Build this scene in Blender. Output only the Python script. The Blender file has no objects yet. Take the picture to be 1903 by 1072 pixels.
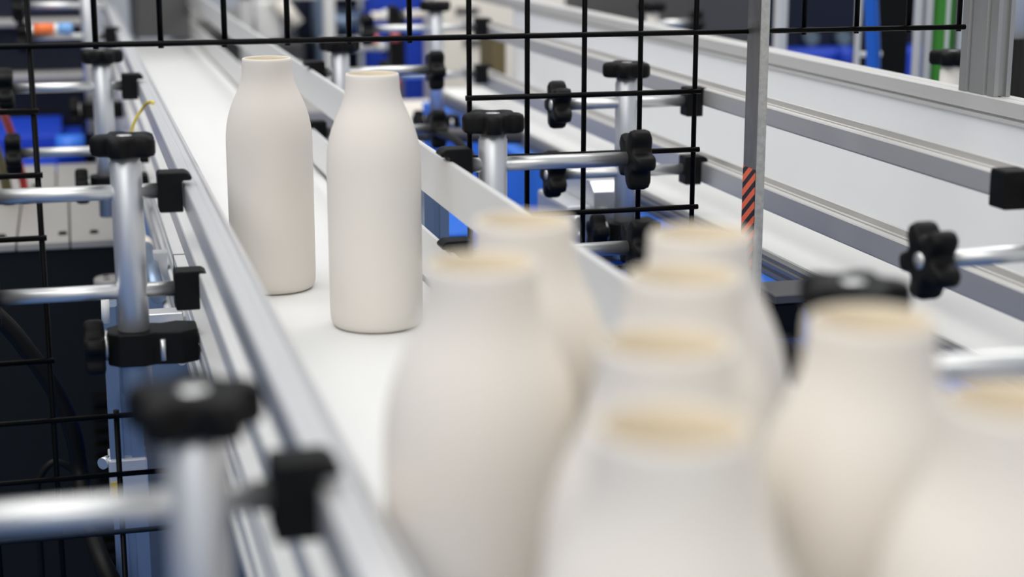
import bpy, bmesh, math, random
from mathutils import Vector, Matrix

random.seed(4)
S = bpy.context.scene
COL = S.collection
pi = math.pi

# ------------------------------------------------------------------ camera
cam = bpy.data.cameras.new('camera')
cam.lens = 58.74
cam.sensor_width = 36
cam.clip_start = .02
cam.dof.use_dof = True
cam.dof.focus_distance = 1.5
cam.dof.aperture_fstop = 4.6
co = bpy.data.objects.new('camera', cam)
COL.objects.link(co)
co.location = (0, 0, .333)
co.rotation_euler = (math.radians(90 - 12.985), 0, math.radians(-14.802))
S.camera = co

# ------------------------------------------------------------------ world, lamps, exposure
W = bpy.data.worlds.new('world')
S.world = W
W.use_nodes = True
bg = W.node_tree.nodes['Background']
bg.inputs[0].default_value = (.93, .96, 1, 1)
bg.inputs[1].default_value = .62


def lamp(name, loc, target, size, size_y, power, color=(1, 1, 1)):
    l = bpy.data.lights.new(name, 'AREA')
    l.shape = 'RECTANGLE'
    l.size = size
    l.size_y = size_y
    l.energy = power
    l.color = color
    o = bpy.data.objects.new(name, l)
    COL.objects.link(o)
    o.location = loc
    d = Vector(target) - Vector(loc)
    o.rotation_euler = d.to_track_quat('-Z', 'Y').to_euler()
    return o


lamp('ceiling_lamp', (-.9, -2.2, 2.4), (.2, .8, 0), 2.6, 1.4, 42, (1, .985, .96))
lamp('ceiling_lamp', (-1.3, .6, 2.6), (.1, 1.0, 0), 1.6, 3.2, 42, (1, .985, .96))
lamp('ceiling_lamp', (1.5, 2.0, 2.8), (.6, 1.8, 0), 1.6, 3.2, 34, (1, .985, .96))
lamp('ceiling_lamp', (-1.0, 2.9, 2.8), (.4, 4.8, 0), 1.6, 2.4, 46, (1, .985, .96))
lamp('ceiling_lamp', (2.0, 2.9, 2.8), (1.3, 4.8, 0), 1.6, 2.4, 46, (1, .985, .96))

S.view_settings.view_transform = 'Standard'
S.view_settings.look = 'None'
S.view_settings.gamma = 1
S.view_settings.use_curve_mapping = False
S.view_settings.exposure = 0.0


# ------------------------------------------------------------------ materials
def mat(name, col, rough=.5, metal=0., noise=0., nscale=40., stretch=(1, 1, 1), bump=0., spec=.5, coat=0.):
    m = bpy.data.materials.new(name)
    m.use_nodes = True
    nt = m.node_tree
    p = nt.nodes['Principled BSDF']
    p.inputs['Base Color'].default_value = (*col, 1)
    p.inputs['Roughness'].default_value = rough
    p.inputs['Metallic'].default_value = metal
    p.inputs['Specular IOR Level'].default_value = spec
    p.inputs['Coat Weight'].default_value = coat
    if noise or bump:
        tc = nt.nodes.new('ShaderNodeTexCoord')
        mp = nt.nodes.new('ShaderNodeMapping')
        mp.inputs['Scale'].default_value = stretch
        nz = nt.nodes.new('ShaderNodeTexNoise')
        nz.inputs['Scale'].default_value = nscale
        nz.inputs['Detail'].default_value = 4
        nt.links.new(tc.outputs['Object'], mp.inputs[0])
        nt.links.new(mp.outputs[0], nz.inputs['Vector'])
        if noise:
            mx = nt.nodes.new('ShaderNodeMix')
            mx.data_type = 'RGBA'
            lo = tuple(max(0, c * (1 - noise)) for c in col)
            hi = tuple(min(1, c * (1 + noise)) for c in col)
            mx.inputs['A'].default_value = (*lo, 1)
            mx.inputs['B'].default_value = (*hi, 1)
            nt.links.new(nz.outputs['Fac'], mx.inputs['Factor'])
            nt.links.new(mx.outputs['Result'], p.inputs['Base Color'])
        if bump:
            b = nt.nodes.new('ShaderNodeBump')
            b.inputs['Strength'].default_value = bump
            b.inputs['Distance'].default_value = .001
            nt.links.new(nz.outputs['Fac'], b.inputs['Height'])
            nt.links.new(b.outputs[0], p.inputs['Normal'])
    return m


M = {}
M['paper'] = mat('moulded_paper', (.90, .86, .80), .85, noise=.015, nscale=30, bump=.10, spec=.2)
_nt = M['paper'].node_tree
_tr = _nt.nodes.new('ShaderNodeBsdfTranslucent')
_tr.inputs[0].default_value = (.95, .79, .52, 1)
_ms = _nt.nodes.new('ShaderNodeMixShader')
_ms.inputs[0].default_value = .20
_nt.links.new(_nt.nodes['Principled BSDF'].outputs[0], _ms.inputs[1])
_nt.links.new(_tr.outputs[0], _ms.inputs[2])
_nt.links.new(_ms.outputs[0], _nt.nodes['Material Output'].inputs[0])
M['belt'] = mat('white_belt', (.735, .735, .72), .45, noise=.025, nscale=8, stretch=(6, .4, 1), spec=.35)
M['panel'] = mat('white_panel', (.80, .81, .82), .4, noise=.015, nscale=6)
M['alu'] = mat('anodised_aluminium', (.84, .84, .845), .38, .82, noise=.04, nscale=20, stretch=(30, .6, 30))
M['aluw'] = mat('warm_aluminium', (.68, .665, .64), .45, .75, noise=.04, nscale=20, stretch=(30, .6, 30))
M['alug'] = mat('grey_aluminium', (.36, .36, .35), .45, .6, noise=.03, nscale=20, stretch=(8, 8, .5))
M['alud'] = mat('shaded_aluminium', (.22, .22, .225), .45, .6, noise=.04, nscale=20, stretch=(30, .6, 30))  # shadow and dark reflection on the right side frame, put into the colour
M['beam'] = mat('matt_beam', (.58, .575, .56), .45, .25, noise=.03, nscale=20, stretch=(30, .6, 30))
M['inner'] = mat('tan_pulp', (.86, .755, .58), .9, noise=.03, nscale=40, spec=.15)  # inside wall of the bottles, tanner than the outer paper
M['bar'] = mat('pale_guide_bar', (.74, .74, .73), .42, .35, noise=.02, nscale=20, stretch=(8, .5, 8))
M['post'] = mat('aluminium_tube', (.66, .67, .69), .42, .75, noise=.03, nscale=60, stretch=(8, 8, .4))
M['rod'] = mat('chromed_rod', (.66, .665, .66), .36, .85, noise=.10, nscale=120, stretch=(.6, 3, 3))
M['groove'] = mat('dark_slot', (.10, .10, .105), .5, .5)
M['black'] = mat('black_plastic', (.0035, .0035, .0035), .5, noise=.2, nscale=200, bump=.05, spec=.16)
M['wire'] = mat('black_coated_wire', (.001, .001, .001), .4, spec=.10)
M['steel'] = mat('raw_steel', (.33, .32, .30), .42, 1., noise=.22, nscale=40, stretch=(3, 3, 1.2))
M['weld'] = mat('welded_edge', (.52, .51, .47), .6, .8, noise=.3, nscale=260, bump=.4)
M['cabinet'] = mat('black_cabinet', (.005, .0065, .0075), .5, noise=.15, nscale=5, spec=.2)
M['greytop'] = mat('grey_plate', (.30, .29, .275), .5, noise=.05, nscale=12)
M['blue'] = mat('blue_paint', (.02, .16, .68), .45, noise=.06, nscale=4)
M['royal'] = mat('royal_blue_paint', (.004, .04, .42), .45, noise=.08, nscale=4)
M['navy'] = mat('navy_paint', (.003, .006, .018), .45, noise=.2, nscale=5, spec=.3)
M['darkgrey'] = mat('dark_grey_paint', (.055, .055, .06), .5, noise=.06, nscale=6)
M['midgrey'] = mat('mid_grey_paint', (.075, .075, .078), .55)
M['cream'] = mat('cream_paint', (.86, .81, .72), .5, noise=.03, nscale=5)
M['white'] = mat('white_paint', (.80, .80, .79), .4)
M['brown'] = mat('olive_brown', (.12, .09, .035), .6)
M['yellow'] = mat('yellow_wire', (.62, .47, .03), .4)
M['yellowlabel'] = mat('yellow_label', (.55, .40, .06), .5)
M['orange'] = mat('orange_plastic', (.80, .17, .03), .35)
M['ltblue'] = mat('light_blue_plastic', (.16, .36, .70), .35)
M['red'] = mat('red_cable', (.35, .02, .02), .4)
M['pink'] = mat('red_cap', (.60, .12, .10), .4)
M['olive'] = mat('olive_cable', (.10, .09, .03), .4)
M['green'] = mat('green_paint', (.035, .25, .015), .35)
M['hose'] = mat('blue_hose', (.004, .11, .55), .35)
M['slate'] = mat('slate_profile', (.25, .33, .46), .38, .85, noise=.04, nscale=30)  # blue reflected on the aluminium legs is put into this colour
M['floor'] = mat('blue_floor', (.03, .12, .33), .4, noise=.1, nscale=3)
M['walllight'] = mat('white_wall', (.72, .72, .71), .7, noise=.03, nscale=2)
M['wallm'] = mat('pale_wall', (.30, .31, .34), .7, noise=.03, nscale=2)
M['tubegrey'] = mat('grey_tube_paint', (.30, .31, .33), .45)
M['teal'] = mat('grey_green_disc', (.10, .14, .16), .4)


def hazard():
    m = bpy.data.materials.new('hazard_tape')
    m.use_nodes = True
    nt = m.node_tree
    p = nt.nodes['Principled BSDF']
    p.inputs['Roughness'].default_value = .4
    tc = nt.nodes.new('ShaderNodeTexCoord')
    sp = nt.nodes.new('ShaderNodeSeparateXYZ')
    nt.links.new(tc.outputs['Object'], sp.inputs[0])

    def mth(op, a, b):
        n = nt.nodes.new('ShaderNodeMath')
        n.operation = op
        for i, v in enumerate((a, b)):
            if isinstance(v, (int, float)):
                n.inputs[i].default_value = v
            else:
                nt.links.new(v, n.inputs[i])
        return n.outputs[0]
    s = mth('ADD', sp.outputs['Z'], mth('MULTIPLY', sp.outputs['Y'], .70))
    f = mth('FRACT', mth('DIVIDE', mth('ADD', s, 5.003), .0126), 0.)
    g = mth('GREATER_THAN', f, .47)
    mx = nt.nodes.new('ShaderNodeMix')
    mx.data_type = 'RGBA'
    mx.inputs['A'].default_value = (.012, .011, .011, 1)
    mx.inputs['B'].default_value = (.92, .15, .05, 1)
    nt.links.new(g, mx.inputs['Factor'])
    nt.links.new(mx.outputs['Result'], p.inputs['Base Color'])
    return m


M['hazard'] = hazard()


# ------------------------------------------------------------------ mesh helpers
def bm_new():
    return bmesh.new()


def box(bm, x0, x1, y0, y1, z0, z1, bev=0., seg=1):
    r = bmesh.ops.create_cube(bm, size=1)
    vs = r['verts']
    for v in vs:
        v.co = Vector((x0 + (v.co.x + .5) * (x1 - x0), y0 + (v.co.y + .5) * (y1 - y0), z0 + (v.co.z + .5) * (z1 - z0)))
    if bev:
        es = list({e for v in vs for e in v.link_edges})
        bmesh.ops.bevel(bm, geom=es, offset=bev, segments=seg, affect='EDGES', profile=.6)
    return bm


def prism(bm, pts, axis, a, b):
    """extrude a closed polygon (2-D pts) along an axis from a to b"""
    def P(p, t):
        u, v = p
        return {'y': (u, t, v), 'x': (t, u, v), 'z': (u, v, t)}[axis]
    A = [bm.verts.new(P(p, a)) for p in pts]
    B = [bm.verts.new(P(p, b)) for p in pts]
    n = len(pts)
    fs = [bm.faces.new(A), bm.faces.new(B)]
    for i in range(n):
        fs.append(bm.faces.new((A[i], A[(i + 1) % n], B[(i + 1) % n], B[i])))
    bmesh.ops.recalc_face_normals(bm, faces=fs)
    return bm


def frame_for(d):
    d = Vector(d).normalized()
    u = d.cross(Vector((0, 0, 1)))
    if u.length < 1e-4:
        u = Vector((1, 0, 0))
    u.normalize()
    return d, u, d.cross(u).normalized()


def tube(bm, pts, r, n=16, cap=True, smooth_steps=0):
    pts = [Vector(p) for p in pts]
    if smooth_steps:
        out = []
        for i in range(len(pts) - 1):
            p0 = pts[max(i - 1, 0)]
            p1, p2 = pts[i], pts[i + 1]
            p3 = pts[min(i + 2, len(pts) - 1)]
            for k in range(smooth_steps):
                t = k / smooth_steps
                out.append(.5 * ((2 * p1) + (-p0 + p2) * t + (2 * p0 - 5 * p1 + 4 * p2 - p3) * t * t + (-p0 + 3 * p1 - 3 * p2 + p3) * t ** 3))
        out.append(pts[-1])
        pts = out
    rings = []
    for i, p in enumerate(pts):
        d = pts[min(i + 1, len(pts) - 1)] - pts[max(i - 1, 0)]
        d, u, w = frame_for(d)
        rr = r[i] if isinstance(r, (list, tuple)) else r
        rings.append([bm.verts.new(p + u * rr * math.cos(2 * pi * k / n) + w * rr * math.sin(2 * pi * k / n)) for k in range(n)])
    fs = []
    for a, b in zip(rings, rings[1:]):
        for k in range(n):
            f = bm.faces.new((a[k], a[(k + 1) % n], b[(k + 1) % n], b[k]))
            f.smooth = True
            fs.append(f)
    if cap:
        fs.append(bm.faces.new(rings[0]))
        fs.append(bm.faces.new(rings[-1]))
    bmesh.ops.recalc_face_normals(bm, faces=fs)
    return bm


def lathe(bm, prof, c=(0, 0, 0), axis=(0, 0, 1), n=48, sharp=()):
    """revolve (radius, height) pairs about an axis through c"""
    d, u, w = frame_for(axis)
    c = Vector(c)
    rings = []
    for r, h in prof:
        if r < 1e-6:
            rings.append([bm.verts.new(c + d * h)])
        else:
            rings.append([bm.verts.new(c + d * h + u * r * math.cos(2 * pi * k / n) + w * r * math.sin(2 * pi * k / n)) for k in range(n)])
    fs = []
    for a, b in zip(rings, rings[1:]):
        for k in range(n):
            k2 = (k + 1) % n
            if len(a) == 1 and len(b) == 1:
                continue
            if len(a) == 1:
                f = bm.faces.new((a[0], b[k2], b[k]))
            elif len(b) == 1:
                f = bm.faces.new((a[k], a[k2], b[0]))
            else:
                f = bm.faces.new((a[k], a[k2], b[k2], b[k]))
            f.smooth = True
            fs.append(f)
    bmesh.ops.recalc_face_normals(bm, faces=fs)
    return bm


def star(bm, c, axis, R=.0255, th=.017, lobes=5, rot=0., n=90, depth=.30):
    """a lobed star grip: rings of a star outline, rounded over at both rims"""
    d, u, w = frame_for(axis)
    c = Vector(c)

    def rad(t):
        k = .5 + .5 * math.cos(lobes * t)
        k = k * k * (3 - 2 * k)
        return R * (1 - depth * (1 - k))
    prof = [(.0, -.5), (.84, -.5), (.95, -.44), (1., -.28), (1., .22), (.95, .40), (.84, .48), (.55, .50), (.40, .42), (.0, .42)]
    rings = []
    for s, h in prof:
        if s == 0:
            rings.append([bm.verts.new(c + d * h * th)])
            continue
        ring = []
        for k in range(n):
            t = 2 * pi * k / n
            r = rad(t)
            r = s * r if s > .6 else s * R * .75
            ring.append(bm.verts.new(c + d * h * th + u * r * math.cos(t + rot) + w * r * math.sin(t + rot)))
        rings.append(ring)
    fs = []
    for a, b in zip(rings, rings[1:]):
        for k in range(n):
            k2 = (k + 1) % n
            if len(a) == 1:
                f = bm.faces.new((a[0], b[k2], b[k]))
            elif len(b) == 1:
                f = bm.faces.new((a[k], a[k2], b[0]))
            else:
                f = bm.faces.new((a[k], a[k2], b[k2], b[k]))
            f.smooth = True
            fs.append(f)
    bmesh.ops.recalc_face_normals(bm, faces=fs)
    return bm


def obj(name, bm, m, parent=None, root=None):
    """link a bmesh (in world coordinates) as one object, under parent if given"""
    base = Vector((0, 0, 0))
    if root is not None:
        base = Vector(root.location)
    if base.length:
        for v in bm.verts:
            v.co -= base
    me = bpy.data.meshes.new(name)
    bm.to_mesh(me)
    bm.free()
    me.materials.append(m if not isinstance(m, str) else M[m])
    o = bpy.data.objects.new(name, me)
    COL.objects.link(o)
    if parent is not None:
        o.parent = parent
    return o


def single(name, bm, m, loc, label, cat, group=None):
    """a thing that is one mesh, with its origin at loc"""
    for v in bm.verts:
        v.co -= Vector(loc)
    o = obj(name, bm, m)
    o.location = loc
    return tag(o, label, cat, group)


def tag(o, label, cat, group=None):
    o['label'] = label
    o['category'] = cat
    if group:
        o['group'] = group
    return o


def thing(name, loc, label, cat, group=None):
    o = bpy.data.objects.new(name, None)
    o.empty_display_size = .02
    COL.objects.link(o)
    o.location = loc
    return tag(o, label, cat, group)


def B(x0, x1, y0, y1, z0, z1, bev=0., seg=1):
    return box(bm_new(), x0, x1, y0, y1, z0, z1, bev, seg)


def T(pts, r, n=16, s=0):
    return tube(bm_new(), pts, r, n, True, s)


def struct(name, bm, m):
    o = obj(name, bm, m)
    o['kind'] = 'structure'
    return o


FLOOR = -.90

# ------------------------------------------------------------------ the hall
struct('floor', B(-5.1, 8, -3, 11.1, FLOOR - .05, FLOOR), 'floor')
struct('wall_back', B(-5, 8, 11, 11.1, FLOOR, 4), 'walllight')
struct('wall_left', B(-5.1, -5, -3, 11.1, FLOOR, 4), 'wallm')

# ------------------------------------------------------------------ left conveyor (bottles ride on it)
YN, YF = -.10, 4.25
cv = thing('belt_conveyor', (.2, 2, FLOOR), 'white belt conveyor carrying the paper bottles between guide rails', 'conveyor')
obj('belt', B(.1035, .299, YN, YF, -.006, .0), 'belt', cv, cv)
# side frames: extruded profiles with slots along their outer face
prof = [(.088, 0), (.1015, 0), (.1015, -.075), (.088, -.075), (.088, -.066), (.0905, -.064), (.0905, -.055), (.088, -.053),
        (.088, -.040), (.0915, -.038), (.0915, -.027), (.088, -.025), (.088, -.014), (.0895, -.013), (.0895, -.010), (.088, -.009)]
fl = obj('side_frame', prism(bm_new(), prof, 'y', YN, YF), 'bar', cv, cv)
fr = obj('side_frame', prism(bm_new(), [(.305 + (.1015 - x), z) for x, z in prof][::-1], 'y', YN, YF), 'alu', cv, cv)
obj('bed_plate', B(.1015, .305, YN, YF, -.070, -.010), 'darkgrey', cv, cv)
for sy in (1.62, 2.56, 3.6):
    obj('joint_seam', B(.0875, .1017, sy, sy + .0022, -.0745, .0004), 'groove', fl, cv)
# legs of extruded profile down to the floor
def leg(parent, root, x0, x1, y0, y1, z0, z1, m='slate'):
    w = (x1 - x0)
    g = w * .12
    xm = (x0 + x1) / 2
    ym = (y0 + y1) / 2
    d = w * .10
    pts = [(x0, y0), (xm - g, y0), (xm - g, y0 + d), (xm + g, y0 + d), (xm + g, y0), (x1, y0),
           (x1, ym - g), (x1 - d, ym - g), (x1 - d, ym + g), (x1, ym + g), (x1, y1), (x0, y1),
           (x0, ym + g), (x0 + d, ym + g), (x0 + d, ym - g), (x0, ym - g)]
    o = obj('leg', prism(bm_new(), pts, 'z', z0, z1), m, parent, root)
    f = bm_new()
    lathe(f, [(0, z0), (.028, z0), (.03, z0 - .006), (.024, z0 - .018), (.024, FLOOR), (0, FLOOR)], ((x0 + x1) / 2, (y0 + y1) / 2, 0))
    obj('foot', f, 'black', o, root)
    return o
LG = leg(cv, cv, .0165, .0475, 1.50, 1.532, FLOOR + .03, -.02)
obj('mount_arm', B(.020, .088, 1.505, 1.527, -.060, -.03, .001), 'alu', LG, cv)
cl = bm_new()
box(cl, .0145, .0495, 1.4975, 1.5345, -.215, -.163, .002, 2)
obj('collar', cl, 'post', LG, cv)
obj('clamp_screw', T([(.0145, 1.512, -.168), (.009, 1.505, -.168)], .0055, 14), 'rod', LG, cv)
obj('warning_label', B(.0152, .0226, 1.4965, 1.4974, -.200, -.184), 'yellowlabel', LG, cv)
leg(cv, cv, .333, .358, 1.60, 1.632, FLOOR + .03, .066)
leg(cv, cv, .040, .070, 3.2, 3.23, FLOOR + .03, -.02)
leg(cv, cv, .32, .352, 3.4, 3.432, FLOOR + .03, -.02)
leg(cv, cv, .046, .078, .25, .282, FLOOR + .03, -.02)
leg(cv, cv, .32, .352, .25, .282, FLOOR + .03, -.02)
for (y, w) in ((.26, 0), (3.41, 0)):
    obj('cross_member', B(.07, .345, y, y + .03, -.11, -.076), 'alu', cv, cv)

# guide rails of the left conveyor
gl = thing('guide_rail', (.091, 2, .1), 'grooved aluminium guide rail, upper one on the left edge of bottle belt', 'rail')
def rail_profile(x0, x1, z0, z1, side=-1):
    w = x1 - x0
    # top with two shallow grooves and a rounded inner shoulder
    return [(x0, z0), (x1, z0), (x1, z1 - .003), (x1 - .003, z1 - .0005), (x1 - .18 * w, z1 - .0005), (x1 - .26 * w, z1 - .0022), (x1 - .42 * w, z1 - .0022),
            (x1 - .46 * w, z1 - .0004), (x1 - .52 * w, z1 - .0004), (x1 - .55 * w, z1 - .0016), (x1 - .58 * w, z1 - .0004), (x0 + .001, z1), (x0, z1 - .001)]
obj('profile', prism(bm_new(), rail_profile(.0812, .1012, .1005, .12), 'y', -.05, 5.3), 'alu', gl, gl)
gl2 = thing('guide_rail', (.10, 2, .03), 'grooved aluminium guide rail, lower one on the left edge of bottle belt', 'rail')
obj('profile', prism(bm_new(), rail_profile(.0895, .1115, .031, .050), 'y', -.05, 4.3), 'bar', gl2, gl2)

def flat_bar(label, x, z0, z1, y0, y1):
    t = thing('guide_bar', (x, (y0 + y1) / 2, z0), label, 'rail')
    b = bm_new()
    prism(b, [(x, z0), (x + .005, z0), (x + .005, z1 - .001), (x + .004, z1), (x + .001, z1), (x, z1 - .001)], 'y', y0, y1)
    obj('face_strip', b, 'bar', t, t)
    zc = (z0 + z1) / 2
    obj('back_channel', B(x + .005, x + .012, y0, y1, zc - .009, zc + .009, .0008), 'alu', t, t)
    return t
flat_bar('pale flat guide bar, upper one on the right side of bottle belt', .290, .0905, .1305, -.05, 5.6)
flat_bar('pale flat guide bar, lower one on the right side of bottle belt', .290, .016, .0565, -.05, 4.15)


# ------------------------------------------------------------------ rail brackets
def clip_bm(x, y, z, s, w=.018, h=.031, d=.021, lip=.0065):
    """black clip: a block at x (outer face) reaching w towards s, with a lip hooked over the rail"""
    b = bm_new()
    pts = [(0, -h * .52), (w, -h * .52), (w, h * .27), (w + lip, h * .27), (w + lip + .0012, h * .33), (w + lip, h * .40), (w + .003, h * .48), (0, h * .48), (-.0008, h * .40), (-.0008, -h * .48)]
    prism(b, [(x + s * u, z + v) for u, v in pts], 'y', y - d / 2, y + d / 2)
    bmesh.ops.bevel(b, geom=list(b.edges), offset=.0008, segments=1, affect='EDGES')
    return b


def bracket(loc, label, s, z_top, rods, clamp=True, postmat='post', rpost=.012, knob_rot=.3, z_clamp=-.006, clamp_to=.049, group=None, zb=-.045, kn=True, rr=.006):
    """post with a star knob on top; rods: (z, x_knob, x_clip, yaw, has_knob, has_clip)"""
    x, y = loc
    t = thing('rail_bracket', (x, y, zb), label, 'bracket', group)
    p = obj('post', lathe(bm_new(), [(0, zb), (rpost, zb), (rpost, z_top - .014), (rpost * .93, z_top - .013), (rpost * .9, z_top - .008), (0, z_top - .008)], (x, y, 0), n=32), postmat, t, t)
    if kn:
        k = obj('star_knob', star(bm_new(), (x, y, z_top), (0, 0, 1), .0262, .0165, rot=knob_rot), 'black', t, t)
        obj('insert', lathe(bm_new(), [(0, z_top + .0076), (.0058, z_top + .0076), (.0058, z_top + .006)], (x, y, 0), n=20), 'rod', k, t)
    for z, xk, xc, yaw, hk, hc in rods:
        ty = math.tan(yaw)
        A = Vector((xk, y + (xk - x) * ty, z))
        C = Vector((xc, y + (xc - x) * ty, z))
        d = (C - A).normalized()
        r = obj('rod', T([A, C], rr, 24), 'rod', t, t)
        if hk:
            kk = obj('star_knob', star(bm_new(), A - d * .007, -d, .0262, .019, rot=pi / 2 + .25 * math.sin(z * 90), depth=.40), 'black', t, t)
            obj('insert', lathe(bm_new(), [(0, .0088), (.0056, .0088), (.0056, .006)], A - d * .007, -d, n=18), 'rod', kk, t)
        if hc:
            obj('rail_clip', clip_bm(C.x - .002 * s, C.y, C.z, s), 'black', t, t)
    if clamp:
        # two-lobed cross clamp gripping the post, tongue reaching to the conveyor side frame
        zc = z_clamp
        pts = [(-.021, -.010), (-.012, -.019), (.006, -.020), (.016, -.016), (.022, -.017), (.036, -.019), (clamp_to, -.012), (clamp_to, .016), (.034, .021), (.022, .016), (.010, .019), (-.012, .018), (-.021, .010)]
        c = bm_new()
        pts = [(min(u, clamp_to), v) for u, v in pts]
        prism(c, [(x + s * u, y + v) for u, v in pts], 'z', zc - .026, zc)
        bmesh.ops.bevel(c, geom=list(c.edges), offset=.001, segments=1, affect='EDGES')
        cc = obj('cross_clamp', c, 'black', t, t)
        obj('washer', T([(x - s * .0205, y, zc - .012), (x - s * .0235, y, zc - .012)], .012, 20), 'rod', cc, t)
        obj('bolt', T([(x + s * .021, y - .0188, zc - .005), (x + s * .021, y - .0188, zc - .022)], .0022, 8), 'rod', cc, t)
        obj('clamp_knob', star(bm_new(), (x - s * .031, y, zc - .013), (-s, 0, 0), .0225, .016, rot=.9), 'black', t, t)
    return t


LB = [(.0375, .60, 'blurred nearest rail bracket left of the bottle belt, big black star knob on top', 0.2),
      (.0380, 1.31, 'sharp rail bracket left of the bottle belt, second from the camera, beside far bottle', .62),
      (.0385, 2.10, 'rail bracket left of the bottle belt, just behind the mesh, over grey plate', .1),
      (.0360, 2.90, 'farthest rail bracket left of the bottle belt, in front of dark machine', .5)]
for i, (x, y, lab, kr) in enumerate(LB):
    bracket((x, y), lab, 1, .152 if i < 3 else .215, [(.1155 if i < 3 else .168, -.068, .064 if i else .067, 0, True, i < 3), (.037 if i < 3 else .1165, -.064, .0735 if i < 3 else .064, 0, True, True)], knob_rot=kr, z_clamp=.006, rpost=.0122)
RB = [(.336, .670, 'blurred nearest rail bracket right of the bottle belt, black knob behind front bottles', .9),
      (.330, 1.31, 'sharp rail bracket right of the bottle belt holding two chromed rods at the mesh', .75),
      (.331, 2.10, 'rail bracket right of the bottle belt behind the nearer belt bottle', .2)]
for i, (x, y, lab, kr) in enumerate(RB):
    yw = -.10 if i == 0 else 0
    bracket((x, y), lab, -1, .160, [(.1255, .447 if i else .52, .308, yw, True, True), (.050, .449 if i else .52, .308, yw, True, True)], knob_rot=kr, z_clamp=-.012, rpost=.0118, clamp_to=.011 if i else .016)

# ------------------------------------------------------------------ right conveyor
RX = .64
rc = thing('belt_conveyor', (.72, 2, FLOOR), 'empty white belt conveyor on the right, tall white panel behind it', 'conveyor')
obj('belt', B(RX + .012, .80, -.2, 3.0, -.004, .002), 'belt', rc, rc)
prof2 = [(RX, -.034), (RX, -.026), (RX + .002, -.025), (RX + .002, -.021), (RX, -.020), (RX, -.0125), (RX + .003, -.012), (RX + .003, -.0085), (RX, -.008), (RX, -.0045), (RX + .003, -.004), (RX + .003, 0), (RX + .012, 0), (RX + .012, -.034)]
obj('side_frame', prism(bm_new(), prof2[::-1], 'y', -.2, 3.02), 'alud', rc, rc)
obj('bed_plate', B(RX + .012, .80, -.2, 3.0, -.034, -.004), 'darkgrey', rc, rc)
pn = obj('side_panel', B(.80, .806, -.2, 3.02, -.034, .1435), 'panel', rc, rc)
bp = [(.797, .1435), (.797, .1465), (.800, .1470), (.800, .1490), (.797, .1495), (.797, .1625), (.799, .1635), (.805, .1635), (.806, .1625), (.809, .1625), (.810, .1635), (.822, .1635), (.822, .1435)]
obj('top_beam', prism(bm_new(), bp[::-1], 'y', -.2, 3.6), 'beam', rc, rc)
leg(rc, rc, .66, .70, 2.8, 2.84, FLOOR + .03, -.034)
leg(rc, rc, .76, .80, 2.8, 2.84, FLOOR + .03, -.034)
leg(rc, rc, .66, .70, .1, .14, FLOOR + .03, -.034)
leg(rc, rc, .76, .80, .1, .14, FLOOR + .03, -.034)

def rail3(label, x, z0, z1):
    t = thing('guide_rail', (x, 1.5, z0), label, 'rail')
    pts = [(x + .003, z0 - .0022), (x + .020, z0 - .0022), (x + .020, z1 + .0045), (x + .016, z1 + .0045), (x + .0155, z1 - .001), (x + .0145, z1), (x + .0105, z1), (x + .0100, z1 - .0025),
           (x + .0078, z1 - .0025), (x + .0073, z1), (x + .0012, z1), (x, z1 - .0012), (x, z0), (x + .003, z0)]
    obj('profile', prism(bm_new(), pts, 'y', -.2, 2.83), 'aluw', t, t)
    return t
r_lo = rail3('grooved guide rail on the right conveyor, lower of the two', .66, .0375, .0585)
r_up = rail3('grooved guide rail on the right conveyor, upper of the two', .66, .1215, .1385)
obj('rail_clip', clip_bm(.642, 1.06, .133, 1, h=.028), 'black', r_up, r_up)

bracket((.576, 1.70), 'rail bracket beside the right conveyor with tall star knob, behind the mesh panel', 1, .160,
        [(.1245, .507, .644, 0, True, True), (.050, .502, .644, 0, True, True)], knob_rot=.5, z_clamp=-.004, clamp_to=.0355)
bracket((.576, 2.66), 'far rail bracket at the end of the right conveyor, before the cream cabinet', 1, .172,
        [(.137, .47, .644, 0, True, True), (.062, .50, .644, 0, True, True)], knob_rot=.3, z_clamp=-.004, clamp_to=.0355)
bracket((.632, .955), 'bracket at the right picture edge, star knob with bright centre on its rod', 1, .150,
        [(.109, .536, .645, .06, True, False)], knob_rot=.3, z_clamp=-.034, clamp_to=.03)

# dark mounting block and cross beam bolted to the right conveyor
t = thing('mounting_block', (.60, 1.345, -.035), 'dark mounting block on the right conveyor side, behind the blurred bottles', 'bracket')
obj('plate', B(.583, .6395, 1.31, 1.365, -.008, .0, .001), 'darkgrey', t, t)
obj('block', B(.583, .611, 1.313, 1.362, -.040, -.008, .002), 'black', t, t)

# aluminium gear housing beside the bracket
t = thing('motor_housing', (.57, 1.80, -.05), 'silver aluminium housing with bolts beside the right conveyor, behind mesh', 'motor')
hb = bm_new()
prism(hb, [(1.76, -.045), (1.90, -.045), (1.90, .018), (1.885, .028), (1.775, .028), (1.76, .018)], 'x', .560, .604)
obj('body', hb, 'post', t, t)
hb = bm_new()
box(hb, .530, .560, 1.765, 1.89, -.05, .002, .004, 2)
obj('flange', hb, 'post', t, t)
for (zz, xx) in ((.012, .594), (-.006, .573), (-.012, .540), (-.030, .545)):
    obj('bolt', T([(xx, 1.7605 if xx > .56 else 1.7655, zz), (xx, 1.752, zz)], .005, 12), 'rod', t, t)
obj('foot_plate', B(.530, .611, 1.76, 1.90, -.062, -.046), 'darkgrey', t, t)

# blue base cabinet under the right conveyor
t = thing('blue_side_panel', (.626, 2.2, FLOOR), 'bright blue side panel along the right conveyor, reaching to floor', 'panel')
obj('body', B(.612, .6395, 1.02, 2.95, FLOOR + .08, -.016, .003, 2), 'blue', t, t)
obj('plinth', B(.617, .637, 1.04, 2.90, FLOOR, FLOOR + .08), 'black', t, t)
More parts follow.
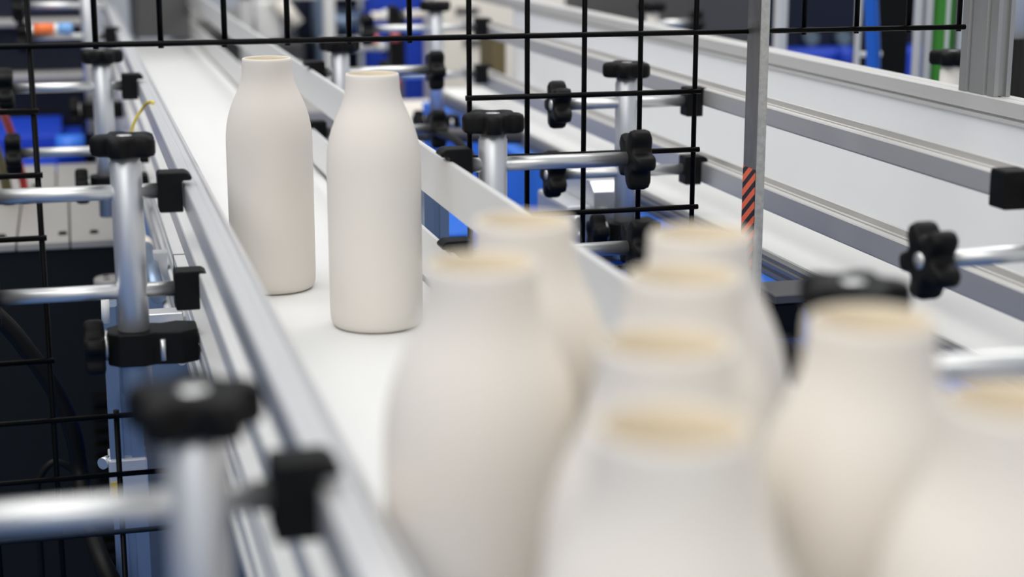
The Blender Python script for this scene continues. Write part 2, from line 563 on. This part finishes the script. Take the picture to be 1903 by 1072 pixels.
# blue tray on the floor side between conveyors
t = thing('blue_machine', (.47, 3.4, FLOOR), 'blue painted machine base between the two conveyors', 'machine')
obj('body', B(.365, .560, 2.25, 3.05, FLOOR + .05, -.12, .004, 2), 'blue', t, t)
obj('plinth', B(.375, .550, 2.27, 3.03, FLOOR, FLOOR + .05), 'black', t, t)

t = thing('grey_machine', (.47, 3.6, FLOOR), 'grey machine base seen in the gap between the two guide bars, behind far bottle', 'machine')
obj('body', B(.365, .560, 3.15, 4.2, FLOOR + .05, -.05, .004, 2), 'greytop', t, t)
obj('plinth', B(.375, .550, 3.17, 4.18, FLOOR, FLOOR + .05), 'black', t, t)

# dark tube and cable in the gap
single('crossing_tube', T([(.44, 2.22, .028), (.6, 2.22, .018)], .010, 16), 'darkgrey', (.52, 2.22, 0), 'dark grey tube crossing the gap between the conveyors', 'tube')
single('cable', T([(.452, 2.075, .046), (.450, 2.0, .052), (.449, 1.93, .050), (.458, 1.9, .035), (.465, 1.9, .012), (.47, 1.9, -.1), (.47, 1.9, -.6), (.47, 1.9, FLOOR + .004)], .005, 10, 6), 'black', (.47, 1.9, FLOOR), 'black cable hanging in the gap between conveyors', 'cable')

# ------------------------------------------------------------------ mesh guard
MY = 1.365
PX, PZ = .0504, .0508
X0, Z0 = -.0287, .2245
mg = thing('mesh_guard', (.3, MY, FLOOR), 'black welded wire mesh guard with cut-outs for both conveyors', 'fence')
R = .00235
def zrow(n): return Z0 + n * PZ
def xcol(k): return X0 + k * PX
def vw(k, n0, n1):
    obj('wire', T([(xcol(k), MY + R * .8, zrow(n0) - .004), (xcol(k), MY + R * .8, zrow(n1) + .004)], R, 8), 'wire', mg, mg)
def hw(n, k0, k1):
    obj('wire', T([(xcol(k0) - .004, MY - R * .8, zrow(n)), (xcol(k1) + .004, MY - R * .8, zrow(n))], R, 8), 'wire', mg, mg)
TOPN = 4
for k in range(-7, 1):
    vw(k, -20, TOPN)
for k in (1, 2):
    vw(k, -20, -6)
    vw(k, 0, TOPN)
for k in range(3, 7):
    vw(k, 0, TOPN)
for k in range(7, 12):
    vw(k, -4, TOPN)
for k in range(13, 17):
    vw(k, 0, TOPN)
for n in range(-20, -5):
    hw(n, -7, 2)
for n in range(-5, 0):
    hw(n, -7, 0)
for n in range(0, TOPN + 1):
    hw(n, -7, 16)
for n in range(-4, 0):
    hw(n, 7, 11)

# steel flat carrying the mesh, with hazard sticker
sb = thing('steel_upright', (.575, 1.35, FLOOR), 'raw steel flat upright at the mesh with striped hazard sticker', 'post')
obj('flat', B(.5718, .5788, 1.334, 1.364, FLOOR, .62, .0008), 'steel', sb, sb)
obj('weld_edge', B(.5713, .5793, 1.3325, 1.3345, FLOOR, .62, .0006), 'weld', sb, sb)
st = bm_new()
box(st, .5712, .5717, 1.3355, 1.3625, .018, .107)
o = obj('hazard_sticker', st, 'hazard', sb, sb)
o['label'] = 'orange and black diagonal striped sticker'
obj('base_plate', B(.54, .61, 1.31, 1.39, FLOOR, FLOOR + .008), 'steel', sb, sb)

# extruded guard post standing on the right conveyor's beam
def slotted(x0, x1, y0, y1, z0, z1):
    ym = (y0 + y1) / 2
    xm = (x0 + x1) / 2
    return prism(bm_new(), [(x0, y0), (xm - .004, y0), (xm - .004, y0 + .004), (xm + .004, y0 + .004), (xm + .004, y0), (x1, y0), (x1, y1), (x0, y1),
                            (x0, y1 - .012), (x0 + .003, y1 - .013), (x0 + .003, y1 - .018), (x0, y1 - .019), (x0, y0 + .019), (x0 + .003, y0 + .018), (x0 + .003, y0 + .013), (x0, y0 + .012)], 'z', z0, z1)
gp = thing('guard_post', (.81, 1.37, .1635), 'thick grey extruded aluminium post standing on the right conveyor beam', 'post')
obj('profile', slotted(.800, .8165, 1.338, 1.400, .1637, .62), 'alug', gp, gp)

# ------------------------------------------------------------------ bottles
HB = .198
prof_b = [(0, .0), (.026, .0), (.0325, .0006), (.0348, .0025), (.0360, .006), (.0364, .014), (.0365, .06), (.0366, .10), (.0366, .126), (.0363, .134),
          (.0354, .142), (.0340, .149), (.0321, .1555), (.0296, .162), (.0268, .168), (.0245, .173), (.0229, .1775), (.0217, .182), (.0210, .187), (.0207, .192), (.0206, .1955),
          (.0203, .1975), (.0196, .198), (.0190, .1977), (.0194, .188), (.0207, .178), (.0252, .168), (.0317, .152), (.0347, .135), (.0349, .10), (.0349, .02), (.031, .005), (0, .003)]
inner = [(.0190, .1976), (.0184, .1955), (.0186, .188), (.0199, .178), (.0244, .168), (.0309, .152), (.0339, .135), (.0341, .10), (.0341, .02), (.030, .006), (0, .004)]
bbm = bm_new()
lathe(bbm, [(rr * 1.025, hh * 1.025) for rr, hh in prof_b], n=64)
b0 = obj('paper_bottle', bbm, 'paper')
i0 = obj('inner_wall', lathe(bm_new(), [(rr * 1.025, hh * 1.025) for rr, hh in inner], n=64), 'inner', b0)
i0['label'] = 'tan inside of the mouth'
BT = [(.1655, 1.455, 'white moulded-paper bottle farthest along the belt, sharp, next to left rail'),
      (.2300, 1.300, 'sharp white moulded-paper bottle, second farthest, standing alone mid-belt'),
      (.1440, .590, 'blurred white bottle left of the front group, nearest the left rail'),
      (.1822, .669, 'blurred white bottle at the back of front group, before the flat guide bar'),
      (.2440, .623, 'blurred white bottle overlapping the foot of the striped steel upright'),
      (.2098, .551, 'blurred white bottle directly before the one at the striped upright'),
      (.1708, .463, 'blurred white bottle in the middle column, second from the camera'),
      (.1440, .384, 'most blurred white bottle, nearest the camera, mouth fully visible low in the picture'),
      (.2450, .474, 'blurred white bottle on the right covering a black star knob'),
      (.2430, .383, 'blurred white bottle cut off by the right picture edge')]
for i, (x, y, lab) in enumerate(BT):
    o = b0 if i == 0 else b0.copy()
    if i:
        COL.objects.link(o)
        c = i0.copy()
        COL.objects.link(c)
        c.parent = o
    o.location = (x, y, .0002)
    o.rotation_euler.z = i * 1.7
    tag(o, lab, 'bottle', 'moulded paper bottles on the belt')

# ------------------------------------------------------------------ left side: cabinet, blue machines, small parts
cb = thing('machine_cabinet', (-.3, 2.5, FLOOR), 'low black machine cabinet with grey plate top behind the mesh', 'cabinet')
obj('body', B(-.95, .047, 2.2, 2.86, FLOOR, -.103, .003, 2), 'cabinet', cb, cb)
for x0, x1, y0, y1 in ((-.95, -.182, 2.19, 2.62), (-.180, -.079, 2.19, 2.62), (-.077, -.012, 2.19, 2.62), (-.010, .052, 2.19, 2.62), (-.95, -.03, 2.623, 2.87), (-.028, .052, 2.623, 2.87)):
    obj('top_plate', B(x0, x1, y0, y1, -.102, -.092, .0012), 'greytop', cb, cb)
for x, y in ((-.097, 2.24), (-.02, 2.24), (-.06, 2.64), (.02, 2.24)):
    obj('bolt', lathe(bm_new(), [(0, -.0885), (.005, -.0885), (.006, -.092)], (x, y, 0), n=14), 'black', cb, cb)
for i in range(16):
    z = -.30 - i * .017
    obj('louvre_slat', prism(bm_new(), [(2.2, z), (2.186, z - .004), (2.186, z - .007), (2.2, z - .009)], 'x', .005, .046), 'black', cb, cb)

t = thing('blue_bin', (-.2, 3.2, FLOOR), 'royal blue machine base on the left beyond the grey plate', 'machine')
obj('body', B(-.95, .02, 2.95, 3.62, FLOOR, -.125, .004, 2), 'royal', t, t)
obj('ledge', B(-.95, -.02, 3.30, 3.62, -.125, -.10, .004, 2), 'royal', t, t)
obj('roller', T([(-.03, 3.12, -.10), (.02, 3.12, -.10)], .024, 20), 'blue', t, t)
t = thing('dark_machine', (-.4, 3.9, FLOOR), 'tall navy black machine body at the top left', 'machine')
obj('body', B(-1.1, .06, 3.66, 4.3, FLOOR, .5, .01, 2), 'navy', t, t)
obj('crossbar', B(-1.1, .05, 3.60, 3.66, -.028, -.010, .003), 'greytop', t, t)
obj('crossbar', B(-1.1, .05, 3.60, 3.66, .085, .10, .003), 'greytop', t, t)
t = thing('pneumatic_fitting', (-.01, 2.83, .11), 'orange and blue pneumatic fitting on the far left rod', 'fitting')
obj('sleeve', T([(-.052, 2.885, .131), (-.020, 2.885, .131)], .009, 16), 'orange', t, t)
obj('collar', T([(-.020, 2.885, .131), (-.013, 2.885, .131)], .0085, 16), 'white', t, t)
obj('nut', T([(-.013, 2.885, .131), (.010, 2.885, .131)], .009, 16), 'ltblue', t, t)
obj('tip', T([(-.062, 2.885, .129), (-.052, 2.885, .131)], [.004, .008], 12), 'white', t, t)

single('cable', T([(-.12, 2.2, .12), (-.10, 2.35, .08), (-.085, 2.45, .02), (-.075, 2.5, -.05), (-.07, 2.5, -.09)], .006, 10, 5), 'red', (-.07, 2.5, -.09), 'dark red cable rising from the grey plate at left edge', 'cable')
single('cable', T([(-.14, 2.2, .10), (-.115, 2.35, .04), (-.10, 2.45, -.03), (-.095, 2.5, -.09)], .008, 10, 5), 'olive', (-.095, 2.5, -.09), 'olive cable rising from the grey plate at left edge', 'cable')

# hanging black cables before the cabinet
single('cable', T([(-.16, 1.62, .02), (-.12, 1.62, -.012), (-.077, 1.62, -.053), (-.054, 1.62, -.086), (-.032, 1.62, -.126), (-.017, 1.62, -.17), (-.012, 1.62, -.215), (-.008, 1.58, -.245), (.004, 1.49, -.258), (.020, 1.468, -.290), (.032, 1.47, -.34), (.04, 1.47, -.5), (.04, 1.47, FLOOR + .004)], .0085, 12, 6), 'black', (.04, 1.47, FLOOR), 'thick black cable sagging behind the mesh at lower left', 'cable')
single('cable', T([(-.056, 1.66, -.8), (-.056, 1.66, -.32), (-.055, 1.66, -.247), (-.051, 1.66, -.228), (-.040, 1.66, -.215), (-.029, 1.66, -.216), (-.015, 1.66, -.231), (-.004, 1.66, -.27), (.0, 1.66, -.4), (.0, 1.66, FLOOR + .004)], .0035, 10, 6), 'black', (0, 1.66, FLOOR), 'thin black cable loop beside the thick sagging cable', 'cable')
# sensor, disc and screw by the left frame
t = thing('sensor_cylinder', (.07, 1.78, -.03), 'small blue grey sensor cylinder with cream cap along the left frame', 'sensor')
obj('barrel', T([(.0705, 1.60, -.035), (.0705, 1.83, -.035)], .008, 18), 'slate', t, t)
obj('cap', T([(.0705, 1.83, -.035), (.0705, 1.865, -.035)], .0088, 18), 'cream', t, t)
obj('stem', T([(.0705, 1.865, -.035), (.0705, 1.97, -.035)], .004, 12), 'alu', t, t)
obj('tube', T([(.079, 1.40, -.047), (.079, 1.80, -.047)], .0042, 12), 'bar', t, t)
obj('mount', B(.074, .0879, 1.74, 1.76, -.060, -.022), 'alu', t, t)
t = thing('metal_disc', (.0365, 2.1, -.16), 'round grey metal disc with holes behind the lower left rod', 'flange')
obj('rim', lathe(bm_new(), [(0, -.123), (.020, -.123), (.0215, -.125), (.0215, -.140), (0, -.140)], (.0365, 2.1, -.0), n=32), 'greytop', t, t)
obj('stem', T([(.0365, 2.1, -.14), (.0365, 2.1, -.2), (.0365, 2.2, -.2)], .008, 12), 'steel', t, t)
for a in range(3):
    obj('hole_plug', lathe(bm_new(), [(0, -.1226), (.004, -.1226), (.004, -.124)], (.0365 + .012 * math.cos(a * 2.1), 2.1 + .012 * math.sin(a * 2.1), 0), n=12), 'black', t, t)
single('clamp_screw', T([(.018, 1.42, -.0146), (.0185, 1.42, .0055)], .0034, 12), 'white', (.018, 1.42, -.0146), 'small white tipped screw behind the sharp left bracket', 'screw')
single('wire', T([(.056, 1.88, .03), (.060, 1.881, .072), (.062, 1.882, .084), (.068, 1.881, .1008), (.075, 1.88, .111), (.080, 1.868, .1195), (.0845, 1.856, .1225), (.087, 1.852, .1215)], .0016, 10, 6), 'yellow', (.056, 1.88, .03), 'short yellow earth wire bent over the upper left rail', 'wire')

# ------------------------------------------------------------------ far background
t = thing('tunnel_hood', (.23, 4.3, 0), 'dark grey hood plate closing the far end of bottle belt', 'machine')
obj('front_plate', B(.166, .296, 4.20, 4.212, .012, .40, .001), 'midgrey', t, t)
obj('side_plate', B(.162, .168, 4.205, 4.55, .002, .40), 'midgrey', t, t)
obj('side_plate', B(.282, .287, 4.213, 4.55, .002, .40), 'midgrey', t, t)
obj('latch', T([(.283, 4.199, .075), (.283, 4.192, .075)], .004, 12), 'black', t, t)

t = thing('dark_machine', (.45, 4.9, FLOOR), 'dark slatted machine bed just beyond the far end of bottle belt', 'machine')
obj('body', B(.31, .50, 4.7, 5.3, FLOOR, -.02, .004), 'darkgrey', t, t)
for i in range(5):
    obj('slat', B(.30, .51, 4.72 + i * .11, 4.78 + i * .11, -.02, .02, .003), 'steel', t, t)
t = thing('white_machine', (.62, 5.0, FLOOR), 'white machine block with round shoulder, top centre left', 'machine')
obj('body', B(.535, .625, 5.0, 5.2, FLOOR, .065, .03, 4), 'white', t, t)
obj('arm', T([(.60, 5.0, .06), (.66, 4.98, -.02)], .025, 18), 'cream', t, t)
obj('base', B(.58, .67, 4.9, 5.2, FLOOR, -.06, .01, 2), 'darkgrey', t, t)
t = thing('profile_frame', (.66, 4.3, FLOOR), 'pale grey aluminium frame behind the white machine block', 'frame')
obj('upright', B(.640, .668, 4.30, 4.33, FLOOR, .45, .002), 'bar', t, t)
obj('upright', B(.455, .490, 4.60, 4.63, FLOOR, .45, .002), 'bar', t, t)
obj('rail', B(.455, .668, 4.60, 4.63, .078, .100, .002), 'bar', t, t)
t = thing('blue_gearbox', (.74, 5.2, FLOOR), 'blurred blue grey machine with white plates, top centre', 'machine')
obj('body', B(.68, .755, 5.15, 5.4, FLOOR, .10, .01, 2), 'navy', t, t)
obj('plate', B(.735, .860, 4.9, 5.0, .062, .085, .004), 'white', t, t)
obj('drum', T([(.75, 5.0, -.01), (.86, 5.0, -.01)], .035, 20), 'slate', t, t)
obj('tray', B(.71, .88, 4.7, 4.9, -.075, -.050, .006), 'bar', t, t)
obj('stand', B(.72, .755, 5.01, 5.1, FLOOR, .07, .004), 'slate', t, t)
t = thing('blue_machine', (.95, 5.0, FLOOR), 'bright royal blue machine panel behind the centre', 'panel')
obj('sheet', B(.865, 1.065, 5.0, 5.04, FLOOR, .40, .004), 'royal', t, t)
obj('edge_post', B(1.045, 1.075, 4.96, 5.0, FLOOR, .40, .003), 'cream', t, t)
obj('navy_panel', B(.76, .865, 5.1, 5.14, FLOOR, .40, .004), 'navy', t, t)  # darker blue part left of the royal blue sheet

# white rod with black lever before the blue panel
t = thing('clamp_lever', (.78, 4.3, -.10), 'white rod with upright black clamp lever before the blue panel', 'clamp')
obj('rod', T([(.735, 4.15, .058), (.87, 4.15, .062)], .011, 16), 'cream', t, t)
obj('sleeve', T([(.765, 4.15, .060), (.80, 4.15, .061)], .015, 16), 'white', t, t)
obj('lever', B(.800, .817, 4.13, 4.165, -.085, .075, .004, 2), 'black', t, t)
obj('support', B(.80, .815, 4.15, 4.17, FLOOR, -.08, .002), 'steel', t, t)
t = thing('pneumatic_fitting', (.74, 4.0, 0), 'orange and light blue pneumatic fitting before the blue panel', 'fitting')
obj('sleeve', T([(.693, 3.95, .033), (.712, 3.95, .012)], .011, 14), 'orange', t, t)
obj('nut', T([(.678, 3.95, .050), (.693, 3.95, .033)], .012, 14), 'ltblue', t, t)
obj('tip', T([(.712, 3.95, .012), (.724, 3.95, -.008)], .007, 14), 'white', t, t)
obj('tube', T([(.724, 3.95, -.008), (.75, 3.97, -.06), (.75, 4.0, -.3), (.75, 4.0, FLOOR + .005)], .004, 8, 5), 'black', t, t)
t = thing('valve_cap', (.60, 3.1, -.06), 'small valve stack with red caps behind the centre bracket', 'valve')
obj('body', B(.575, .59, 3.05, 3.08, -.04, .15, .003), 'black', t, t)
obj('cap', T([(.5825, 3.045, .085), (.5825, 3.045, .11)], .008, 14), 'pink', t, t)
obj('cap', T([(.5825, 3.045, .0), (.5825, 3.045, .02)], .008, 14), 'pink', t, t)
obj('stand', B(.578, .588, 3.06, 3.075, FLOOR, -.04), 'steel', t, t)

# cream cabinet behind the right conveyor's far end
t = thing('cream_cabinet', (1.0, 4.2, FLOOR), 'cream machine cabinet behind the far end of the right conveyor', 'cabinet')
obj('body', B(.905, 1.55, 4.2, 4.3, FLOOR, .5, .006, 2), 'cream', t, t)
obj('top_box', B(.68, .905, 3.45, 3.8, -.30, -.11, .01, 2), 'cream', t, t)
obj('slot', B(.96, 1.02, 4.192, 4.2, .06, .075), 'steel', t, t)
obj('slot', B(.98, 1.04, 4.192, 4.2, -.02, -.005), 'steel', t, t)
obj('pillar', B(.70, .89, 3.47, 3.78, FLOOR, -.30, .004), 'steel', t, t)
t = thing('carton', (.79, 3.12, 0), 'olive brown box against the end of the white panel', 'box')
obj('body', B(.768, .794, 3.05, 3.15, .0, .10, .001), 'brown', t, t)
obj('shelf', B(.765, .82, 3.03, 3.2, -.012, -.0005), 'alu', t, t)

# dark machine beyond the beam
t = thing('dark_machine', (1.4, 3.2, FLOOR), 'dark grey machine housing beyond the right conveyor beam, top right', 'machine')
obj('housing', B(1.16, 1.272, 3.0, 3.9, FLOOR, .50, .006, 2), 'darkgrey', t, t)
obj('ledge', B(1.13, 1.16, 3.0, 3.9, .062, .082, .003), 'midgrey', t, t)
obj('skirt', B(1.12, 1.16, 3.0, 3.9, FLOOR, -.01, .003), 'navy', t, t)
t = bracket((1.030, 2.90), 'cream post bracket with black knob and white rod before the dark housing', -1, .150, [(.119, 1.108, 1.025, 0, True, False)], clamp=False, postmat='cream', knob_rot=.4, zb=-.03, rr=.008)
obj('stand', B(1.020, 1.040, 2.89, 2.91, FLOOR, -.03), 'steel', t, t)

t = thing('navy_machine', (1.9, 3.6, FLOOR), 'navy machine with royal blue lower band and round discs, far right', 'machine')
obj('housing', B(1.60, 2.7, 3.95, 4.6, FLOOR, .6, .01, 2), 'navy', t, t)
obj('lower_band', B(1.60, 2.7, 3.85, 3.95, FLOOR, -.022, .02, 3), 'royal', t, t)
for x, z in ((1.825, .0), (1.915, -.002), (2.00, -.004)):
    obj('disc', T([(x, 3.95, z), (x, 3.93, z)], .019, 24), 'teal', t, t)
obj('lamp_dome', lathe(bm_new(), [(.02, -.02), (.02, 0), (.018, .006), (.012, .012), (0, .014)], (1.872, 3.838, -.03), n=20), 'royal', t, t)
t = thing('profile_frame', (1.15, 2.6, FLOOR), 'thin grey aluminium frame before the navy machine, right of steel upright', 'frame')
obj('upright', B(1.066, 1.082, 2.42, 2.44, FLOOR, .45, .002), 'bar', t, t)
obj('knuckle', T([(1.088, 2.42, .065), (1.115, 2.42, .065)], .014, 16), 'black', t, t)
obj('upright', B(1.200, 1.207, 2.42, 2.43, FLOOR, .45, .001), 'bar', t, t)
obj('rail', B(1.207, 1.245, 2.42, 2.43, .096, .104, .001), 'bar', t, t)

t = thing('cable_duct', (1.25, 2.6, FLOOR), 'black vertical cable duct behind the blue hose, right', 'duct')
obj('body', B(1.232, 1.300, 2.44, 2.50, FLOOR, .5, .004, 2), 'black', t, t)
single('hose', T([(1.115, 2.25, .45), (1.125, 2.25, .28), (1.137, 2.25, .18), (1.145, 2.25, .08), (1.15, 2.25, -.1), (1.15, 2.25, -.5), (1.15, 2.25, FLOOR + .01)], .0105, 16, 6), 'hose', (1.15, 2.25, FLOOR), 'bright blue hose hanging before the black cable duct', 'hose')
t = thing('green_column', (1.24, 2.3, FLOOR), 'green machine column between grey posts near the aluminium guard post', 'post')
obj('column', B(1.215, 1.245, 2.2, 2.24, FLOOR, .5, .006, 3), 'green', t, t)
obj('seam', B(1.2295, 1.234, 2.196, 2.2, FLOOR, .5), 'bar', t, t)
obj('side_strip', B(1.247, 1.262, 2.19, 2.24, FLOOR, .5, .003), 'post', t, t)
t = thing('grey_tube_pair', (1.19, 2.2, FLOOR), 'pair of grey vertical tubes left of the green column', 'post')
obj('tube', T([(1.186, 2.2, FLOOR), (1.186, 2.2, .5)], .0065, 14), 'tubegrey', t, t)
obj('tube', T([(1.202, 2.2, FLOOR), (1.202, 2.2, .5)], .0065, 14), 'tubegrey', t, t)
t = bracket((.962, 1.70), 'cream post with black star knob left of the aluminium guard post', -1, .164, [], clamp=False, postmat='cream', knob_rot=.1, zb=.0, rpost=.0135)
obj('stand', B(.95, .974, 1.69, 1.71, FLOOR, .0), 'steel', t, t)
t = thing('support_tube', (1.05, 1.75, FLOOR), 'white vertical tube right of the aluminium guard post', 'post')
obj('tube', T([(1.064, 1.75, .18), (1.064, 1.75, .5)], .018, 20), 'white', t, t)
obj('socket', T([(1.064, 1.75, FLOOR), (1.064, 1.75, .18)], [.024, .026], 20), 'black', t, t)
